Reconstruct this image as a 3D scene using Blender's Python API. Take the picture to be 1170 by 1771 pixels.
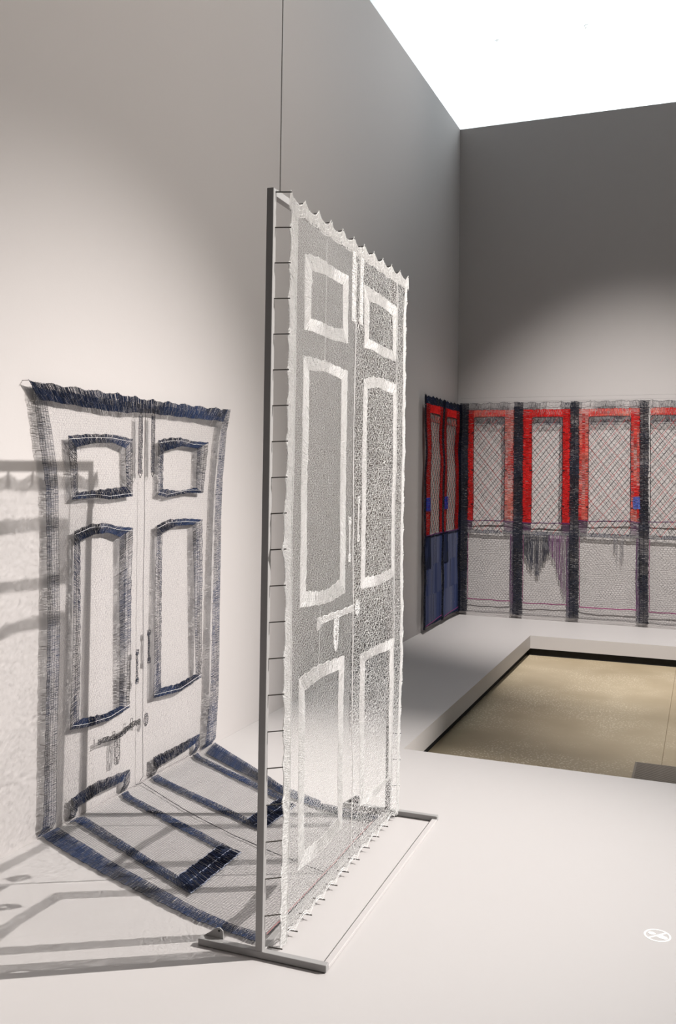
import bpy, math, random
import numpy as np
random.seed(7); rng = np.random.default_rng(7)
for o in list(bpy.data.objects): bpy.data.objects.remove(o)
scene = bpy.context.scene
COL = scene.collection

# ------------------------------------------------------------------ camera
IMG_W, IMG_H = 1170.0, 1771.0
F_PX, YAW, PITCH, ROLL, SHIFT_PX = 1592.95, 0.379746, 0.0291, 0.013177, -111.31
cam_data = bpy.data.cameras.new('camera'); cam = bpy.data.objects.new('camera', cam_data); COL.objects.link(cam)
cam_data.sensor_fit = 'VERTICAL'; cam_data.sensor_height = 36.0
cam_data.lens = 36.0 * F_PX / IMG_H
cam_data.shift_y = -SHIFT_PX / IMG_H * -1.0
from mathutils import Matrix, Vector
_cy, _sy = math.cos(YAW), math.sin(YAW)
fwd = Vector((-_sy*math.cos(PITCH), _cy*math.cos(PITCH), math.sin(PITCH)))
r0 = Vector((_cy, _sy, 0)); u0 = r0.cross(fwd)
right = r0*math.cos(ROLL) + u0*math.sin(ROLL); up = -r0*math.sin(ROLL) + u0*math.cos(ROLL)
M = Matrix((right, up, -fwd)).transposed().to_4x4(); M.translation = Vector((2.5234, 0, 1.5))
cam.matrix_world = M
cam_data.clip_start = .05; cam_data.clip_end = 100
scene.camera = cam
# horizon lies above the frame centre: principal point moved up by |SHIFT_PX|
cam_data.shift_y = SHIFT_PX / IMG_H

# ------------------------------------------------------------------ light, world, exposure
scene.view_settings.view_transform = 'Standard'; scene.view_settings.look = 'None'
scene.view_settings.exposure = 0.0; scene.view_settings.gamma = 1.0; scene.view_settings.use_curve_mapping = False
w = bpy.data.worlds.new('gallery_air'); scene.world = w; w.use_nodes = True
w.node_tree.nodes['Background'].inputs[0].default_value = (0.93, 0.96, 1.0, 1)
w.node_tree.nodes['Background'].inputs[1].default_value = 0.04
def aim(o, tgt):
    o.rotation_euler = (Vector(tgt) - o.location).to_track_quat('-Z', 'Y').to_euler()
def spot(name, loc, tgt, power, angle, blend, size, color):
    d = bpy.data.lights.new(name, 'SPOT'); d.energy = power; d.spot_size = math.radians(angle); d.spot_blend = blend
    d.shadow_soft_size = size; d.color = color
    o = bpy.data.objects.new(name, d); COL.objects.link(o); o.location = loc; aim(o, tgt); return o
def area(name, loc, tgt, power, sx, sy, color):
    d = bpy.data.lights.new(name, 'AREA'); d.shape = 'RECTANGLE'; d.size = sx; d.size_y = sy; d.energy = power; d.color = color
    o = bpy.data.objects.new(name, d); COL.objects.link(o); o.location = loc; aim(o, tgt); return o
WARM = (1.0, 0.965, 0.93)
spot('key_spot', (9.2, 7.5, 8.1), (0, 2.80, -.25), 11900, 25.8, .95, .04, WARM)
spot('wide_soft_fill', (7.5, 3.4, 8.1), (0, 3.3, 3.9), 2300, 50, 1.0, .9, (1.0, .91, .82))  # added soft fill lifting the upper left wall, large so its shadows blur
spot('back_wall_spot', (2.6, 3.6, 8.1), (1.7, 9.85, .1), 5300, 33.5, 1.0, .06, WARM)
spot('upper_wall_spot', (5.5, 8.5, 8.1), (0, 6.9, 5.4), 560, 36, 1.0, .3, WARM)
spot('court_fill', (2.9, 6.4, 8.1), (2.75, 6.9, -.2), 1700, 25, 1.0, .2, WARM)  # added fill, only there to brighten the sunken concrete
area('hidden_ceiling_fill', (4.5, 13.5, 5.0), (4.5, 13.5, 9.0), 1150, 6, 2, (0.84, 0.94, 1.0))  # added unseen light behind the back wall, whitens the ceiling and fills the room

# ------------------------------------------------------------------ materials
def mat(name, base, rough=.6, spec=.3, vcol=False, noise=None, bump=None, metal=0.0):
    m = bpy.data.materials.new(name); m.use_nodes = True; nt = m.node_tree; b = nt.nodes['Principled BSDF']
    b.inputs['Base Color'].default_value = (*base, 1); b.inputs['Roughness'].default_value = rough
    b.inputs['Specular IOR Level'].default_value = spec; b.inputs['Metallic'].default_value = metal
    if vcol:
        a = nt.nodes.new('ShaderNodeAttribute'); a.attribute_name = 'Col'; nt.links.new(a.outputs['Color'], b.inputs['Base Color'])
    if noise:
        scale, c2 = noise
        tc = nt.nodes.new('ShaderNodeTexCoord'); n = nt.nodes.new('ShaderNodeTexNoise'); n.inputs['Scale'].default_value = scale; n.inputs['Detail'].default_value = 5
        mx = nt.nodes.new('ShaderNodeMix'); mx.data_type = 'RGBA'
        mx.inputs[6].default_value = (*base, 1); mx.inputs[7].default_value = (*c2, 1)
        nt.links.new(tc.outputs['Object'], n.inputs['Vector']); nt.links.new(n.outputs['Fac'], mx.inputs[0]); nt.links.new(mx.outputs[2], b.inputs['Base Color'])
    if bump:
        scale, strength = bump
        tc = nt.nodes.new('ShaderNodeTexCoord'); n = nt.nodes.new('ShaderNodeTexNoise'); n.inputs['Scale'].default_value = scale; n.inputs['Detail'].default_value = 4
        bp = nt.nodes.new('ShaderNodeBump'); bp.inputs['Strength'].default_value = strength; bp.inputs['Distance'].default_value = .002
        nt.links.new(tc.outputs['Object'], n.inputs['Vector']); nt.links.new(n.outputs['Fac'], bp.inputs['Height']); nt.links.new(bp.outputs['Normal'], b.inputs['Normal'])
    return m
M_WALL = mat('wall_paint', (.452, .424, .416), .75, .2, noise=(.7, (.465, .437, .428)), bump=(90, .1))
M_WHITE = mat('white_paint', (.8, .8, .8), .8, .2, noise=(1.2, (.82, .82, .815)))
M_BUILD = mat('building_paint', (.68, .68, .675), .8, .2, noise=(1.2, (.69, .69, .685)))
M_PLAT = mat('platform_paint', (.470, .443, .436), .5, .3, noise=(.5, (.482, .458, .448)), bump=(60, .05))
M_DARK = mat('toe_kick_black', (.02, .02, .02), .8, .1, noise=(20, (.03, .03, .03)))
M_STEEL = mat('stand_grey_paint', (.30, .29, .285), .45, .4, noise=(30, (.315, .305, .30)))
M_PIN = mat('dark_steel_pin', (.05, .045, .04), .4, .5, noise=(50, (.08, .07, .06)))
M_NAIL = mat('nail_grey', (.2, .18, .17), .4, .5, noise=(50, (.3, .28, .26)))
M_THREAD = mat('thread', (.5, .5, .5), .8, .1, vcol=True)
M_DECAL = mat('white_vinyl', (.92, .9, .89), .4, .3, noise=(40, (.95, .93, .92)))
M_WIRE = mat('steel_cable', (.12, .11, .1), .4, .5, noise=(80, (.2, .19, .18)))
M_GRATE = mat('grate_metal', (.2, .17, .14), .5, .4, noise=(15, (.28, .24, .2)))
M_FIX = mat('fixture_grey', (.5, .47, .45), .6, .3, noise=(15, (.55, .52, .5)))

def yarn_white():
    """cotton: part of the light goes through the yarn"""
    m = bpy.data.materials.new('white_cotton_yarn'); m.use_nodes = True; nt = m.node_tree; L = nt.links.new
    a = nt.nodes.new('ShaderNodeAttribute'); a.attribute_name = 'Col'
    d = nt.nodes.new('ShaderNodeBsdfDiffuse'); t = nt.nodes.new('ShaderNodeBsdfTranslucent'); mx = nt.nodes.new('ShaderNodeMixShader'); mx.inputs[0].default_value = .42
    L(a.outputs['Color'], d.inputs['Color']); L(a.outputs['Color'], t.inputs['Color']); L(d.outputs[0], mx.inputs[1]); L(t.outputs[0], mx.inputs[2])
    L(mx.outputs[0], nt.nodes['Material Output'].inputs['Surface']); return m
M_YARN = yarn_white()
def concrete():
    m = bpy.data.materials.new('polished_concrete'); m.use_nodes = True; nt = m.node_tree; b = nt.nodes['Principled BSDF']; L = nt.links.new
    tc = nt.nodes.new('ShaderNodeTexCoord')
    def noise(s, d, vec=None):
        n = nt.nodes.new('ShaderNodeTexNoise'); n.inputs['Scale'].default_value = s; n.inputs['Detail'].default_value = d; L(vec or tc.outputs['Object'], n.inputs['Vector']); return n
    def ramp(src, stops):
        r = nt.nodes.new('ShaderNodeValToRGB'); L(src, r.inputs[0]); e = r.color_ramp.elements
        e[0].position, e[0].color = stops[0][0], (*stops[0][1], 1); e[1].position, e[1].color = stops[1][0], (*stops[1][1], 1); return r
    big = ramp(noise(1.1, 6).outputs['Fac'], [(.3, (.36, .285, .185)), (.7, (.52, .43, .30))])
    vor = nt.nodes.new('ShaderNodeTexVoronoi'); vor.inputs['Scale'].default_value = 55; L(tc.outputs['Object'], vor.inputs['Vector'])
    sp = ramp(vor.outputs['Distance'], [(.2, (1, 1, 1)), (.38, (0, 0, 0))])
    patch = ramp(noise(2.2, 5).outputs['Fac'], [(.42, (0, 0, 0)), (.6, (1, 1, 1))])
    mul = nt.nodes.new('ShaderNodeMath'); mul.operation = 'MULTIPLY'; L(sp.outputs[0], mul.inputs[0]); L(patch.outputs[0], mul.inputs[1])
    m2 = nt.nodes.new('ShaderNodeMath'); m2.operation = 'MULTIPLY'; L(mul.outputs[0], m2.inputs[0]); m2.inputs[1].default_value = .85
    mx = nt.nodes.new('ShaderNodeMix'); mx.data_type = 'RGBA'; L(m2.outputs[0], mx.inputs[0]); L(big.outputs[0], mx.inputs[6]); mx.inputs[7].default_value = (.75, .68, .55, 1)
    L(mx.outputs[2], b.inputs['Base Color']); b.inputs['Roughness'].default_value = .42; b.inputs['Specular IOR Level'].default_value = .25
    return m
M_CONC = concrete()

# ------------------------------------------------------------------ helpers
def tag(o, label=None, cat=None, group=None, kind=None):
    if label: o['label'] = label
    if cat: o['category'] = cat
    if group: o['group'] = group
    if kind: o['kind'] = kind
    return o
def empty(name, loc, rz=0.0):
    o = bpy.data.objects.new(name, None); COL.objects.link(o); o.location = loc; o.rotation_euler = (0, 0, rz); o.empty_display_size = .1; return o
def link_mesh(name, me, m, parent=None):
    me.materials.append(m); o = bpy.data.objects.new(name, me); COL.objects.link(o)
    if parent: o.parent = parent
    return o
class MB:
    def __init__(s): s.v = []; s.f = []
    def hexa(s, c):
        n = len(s.v); s.v += [tuple(p) for p in c]
        s.f += [(n, n+3, n+2, n+1), (n+4, n+5, n+6, n+7), (n, n+1, n+5, n+4), (n+1, n+2, n+6, n+5), (n+2, n+3, n+7, n+6), (n+3, n, n+4, n+7)]; return s
    def box(s, x0, x1, y0, y1, z0, z1):
        return s.hexa([(x0,y0,z0),(x1,y0,z0),(x1,y1,z0),(x0,y1,z0),(x0,y0,z1),(x1,y0,z1),(x1,y1,z1),(x0,y1,z1)])
    def bevbox(s, x0, x1, y0, y1, z0, z1, b):          # box with chamfered edges (convex hull of 24 points)
        import bmesh
        bm = bmesh.new()
        for sx, xe in ((x0, 1), (x1, -1)):
            for sy_, ye in ((y0, 1), (y1, -1)):
                for sz, ze in ((z0, 1), (z1, -1)):
                    bm.verts.new((sx, sy_+ye*b, sz+ze*b)); bm.verts.new((sx+xe*b, sy_, sz+ze*b)); bm.verts.new((sx+xe*b, sy_+ye*b, sz))
        bmesh.ops.convex_hull(bm, input=bm.verts)
        n = len(s.v); bm.verts.index_update(); s.v += [tuple(v.co) for v in bm.verts]; s.f += [tuple(n+v.index for v in f.verts) for f in bm.faces]; bm.free(); return s
    def tube(s, P, Q, r, k=8):
        P = Vector(P); Q = Vector(Q); d = (Q-P).normalized(); a = d.orthogonal().normalized(); b = d.cross(a); n = len(s.v)
        for E in (P, Q):
            for i in range(k):
                t = 2*math.pi*i/k; s.v.append(tuple(E + a*math.cos(t)*r + b*math.sin(t)*r))
        for i in range(k): j = (i+1) % k; s.f.append((n+i, n+j, n+k+j, n+k+i))
        s.f.append(tuple(n+k-1-i for i in range(k))); s.f.append(tuple(n+k+i for i in range(k))); return s
    def extrude(s, poly, h0, h1, f=lambda a, b, c: (a, b, c)):
        n = len(s.v); k = len(poly)
        s.v += [f(a, b, h0) for a, b in poly] + [f(a, b, h1) for a, b in poly]
        s.f.append(tuple(n+k-1-i for i in range(k))); s.f.append(tuple(n+k+i for i in range(k)))
        for i in range(k): j = (i+1) % k; s.f.append((n+i, n+j, n+k+j, n+k+i))
        return s
    def build(s, name, m, parent=None):
        me = bpy.data.meshes.new(name); me.from_pydata(s.v, [], s.f)
        me.validate(); o = link_mesh(name, me, m, parent)
        import bmesh
        bm = bmesh.new(); bm.from_mesh(me); bmesh.ops.recalc_face_normals(bm, faces=bm.faces); bm.to_mesh(me); bm.free()
        return o

class Threads:
    """many short pieces of yarn, each a three-sided prism, gathered into one mesh with a yarn colour per vertex"""
    def __init__(s): s.P = []; s.Q = []; s.r = []; s.c = []
    def add(s, P, Q, r, c):
        P = np.asarray(P, float).reshape(-1, 3); Q = np.asarray(Q, float).reshape(-1, 3); n = len(P)
        s.P.append(P); s.Q.append(Q); s.r.append(np.broadcast_to(np.asarray(r, float), (n,)))
        c = np.asarray(c, float); s.c.append(np.broadcast_to(c, (n, 3)) if c.ndim == 1 else c)
    def path(s, pts, r, c):
        pts = np.asarray(pts, float); s.add(pts[:-1], pts[1:], r, c)
    def build(s, name, parent=None, m=None):
        P = np.concatenate(s.P); Q = np.concatenate(s.Q); r = np.concatenate(s.r); c = np.concatenate(s.c); n = len(P)
        d = Q-P; ln = np.linalg.norm(d, axis=1, keepdims=True); ok = ln[:, 0] > 1e-6; P, Q, r, c, d, ln = P[ok], Q[ok], r[ok], c[ok], d[ok], ln[ok]; n = len(P); d = d/ln
        ref = np.tile(np.array([[.31, .52, .79]]), (n, 1)); a = np.cross(d, ref); a /= np.linalg.norm(a, axis=1, keepdims=True) + 1e-9; b = np.cross(d, a)
        V = np.empty((n, 6, 3))
        for k in range(3):
            t = 2*math.pi*k/3; off = (a*math.cos(t)+b*math.sin(t))*r[:, None]; V[:, k] = P+off; V[:, 3+k] = Q+off
        F = np.array([[0, 1, 4, 3], [1, 2, 5, 4], [2, 0, 3, 5]])
        F = (np.arange(n)[:, None, None]*6 + F[None]).reshape(-1)
        me = bpy.data.meshes.new(name); nf = 3*n
        me.vertices.add(n*6); me.vertices.foreach_set('co', V.reshape(-1).astype(np.float32))
        me.loops.add(nf*4); me.loops.foreach_set('vertex_index', F.astype(np.int32))
        me.polygons.add(nf); me.polygons.foreach_set('loop_start', np.arange(nf, dtype=np.int32)*4)
        try: me.polygons.foreach_set('loop_total', np.full(nf, 4, dtype=np.int32))
        except Exception: pass
        me.update(calc_edges=True)
        at = me.color_attributes.new('Col', 'FLOAT_COLOR', 'POINT')
        cc = np.ones((n*6, 4), np.float32); cc[:, :3] = np.repeat(c, 6, axis=0); at.data.foreach_set('color', cc.reshape(-1))
        return link_mesh(name, me, m or M_THREAD, parent)

_ph = rng.uniform(0, 6.28, (6, 2, 8))
def sn(u, v, k=0, s=1.0):          # smooth 2D noise, about -1..1
    u = np.asarray(u, float)*s; v = np.asarray(v, float)*s; o = 0
    for i in range(8):
        a = _ph[k % 6, 0, i]; q = _ph[k % 6, 1, i]; fr = 1+.63*i
        o = o + np.sin(fr*(u*math.cos(a)+v*math.sin(a))*3.1+q)/(1+.35*i)
    return o/3.0
def interp(pts, t, key=0):         # table lookup: value of the other coordinate at key coordinate t
    p = np.asarray(pts, float); o = np.argsort(p[:, key]); return np.interp(t, p[o, key], p[o, 1-key])
def resample(pts, n):
    p = np.asarray(pts, float); s = np.r_[0, np.cumsum(np.linalg.norm(np.diff(p, axis=0), axis=1))]; t = np.linspace(0, s[-1], n)
    return np.stack([np.interp(t, s, p[:, k]) for k in range(p.shape[1])], 1)

def net(T, fmap, u0_, u1_, v0_, v1_, pu, pv, rad, col, jit=.15, mask=None, rnd=None, lift=.001):
    """hexagonal knitted mesh over a (u,v) rectangle"""
    nu = int((u1_-u0_)/pu*2); nv = int((v1_-v0_)/pv)
    i, j = np.meshgrid(np.arange(nu+1), np.arange(nv+1), indexing='ij')
    U = u0_+i*pu/2; V = v0_+(j+((i+j) % 2)*.36)*pv
    U = U+rng.normal(0, jit*pu*.5, U.shape)+pu*.5*sn(U, V, 0, 2.5); V = V+rng.normal(0, jit*pv*.6, V.shape)+pv*.5*sn(U, V, 1, 2.5)
    P3 = fmap(U.ravel(), V.ravel()).reshape(U.shape+(3,)); P3 = P3+rng.normal(0, lift, P3.shape)
    def put(ia, ja, ib, jb):
        A = P3[ia, ja]; B = P3[ib, jb]; um = (U[ia, ja]+U[ib, jb])/2; vm = (V[ia, ja]+V[ib, jb])/2
        k = np.ones(len(um), bool)
        if mask is not None: k &= mask(um, vm)
        if rnd: k &= rng.random(len(um)) > rnd
        rr = rad(um, vm)[k] if callable(rad) else rad
        cc = col(um, vm)[k] if callable(col) else col
        T.add(A[k], B[k], rr, cc)
    ia, ja = [x.ravel() for x in np.meshgrid(np.arange(nu), np.arange(nv+1), indexing='ij')]; put(ia, ja, ia+1, ja)
    ia, ja = [x.ravel() for x in np.meshgrid(np.arange(nu+1), np.arange(nv), indexing='ij')]
    k = (ia+ja) % 2 == 1; put(ia[k], ja[k], ia[k], ja[k]+1)

def band(T, fmap, A, B, cov, col, pitch=.002, longs=(0, .3, .7, 1), longr=.0006, lcol=None, wob=.0012, over=.0, seed=0, rmul=1.0, lift=.0012):
    """dense knitted strip between polyline A and polyline B (given in u,v): close cross yarns plus a few long ones"""
    A = np.asarray(A, float); B = np.asarray(B, float)
    ln = max(np.linalg.norm(np.diff(A, axis=0), axis=1).sum(), np.linalg.norm(np.diff(B, axis=0), axis=1).sum()); n = max(3, int(ln/pitch))
    a = resample(A, n); b = resample(B, n); d = b-a; wd = np.linalg.norm(d, axis=1, keepdims=True)+1e-9; dn = d/wd
    s = np.arange(n)*pitch+seed*3.7
    jitter = rng.normal(0, wob, (n, 1))+.002*np.sin(s*90+seed)[:, None]
    a = a+dn*jitter-dn*over*rng.random((n, 1)); b = b+dn*rng.normal(0, wob, (n, 1))+dn*over*rng.random((n, 1))
    K = 3
    for k in range(K):
        t0, t1 = k/K, (k+1)/K
        p = a+(b-a)*t0; q = a+(b-a)*t1
        cv = cov(s, (t0+t1)/2) if callable(cov) else np.full(n, cov)
        keep = rng.random(n) < np.clip(cv*1.6+.30, 0, 1)
        c = col(s, (t0+t1)/2) if callable(col) else np.broadcast_to(np.asarray(col, float), (n, 3))
        P = fmap(p[:, 0], p[:, 1]); Q = fmap(q[:, 0], q[:, 1])
        j = rng.normal(0, lift, P.shape); rr = pitch*.60*np.clip(cv, .12, 1.1)*rmul
        T.add((P+j)[keep], (Q+j)[keep], rr[keep], c[keep])
    m = max(3, int(ln/.012))
    for t in longs:
        al = resample(a+(b-a)*t, m); al = al+rng.normal(0, .0008, al.shape)
        T.path(fmap(al[:, 0], al[:, 1]), longr, lcol if lcol is not None else (.03, .03, .04))
def poly_fill(T, fmap, P, Q, **k): band(T, fmap, P, Q, **k)
def cord(T, fmap, pts, r, c, step=.01, wob=.0006):
    p = np.asarray(pts, float); ln = np.linalg.norm(np.diff(p, axis=0), axis=1).sum(); q = resample(p, max(3, int(ln/step))); q = q+rng.normal(0, wob, q.shape)
    T.path(fmap(q[:, 0], q[:, 1]), r, c)

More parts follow.
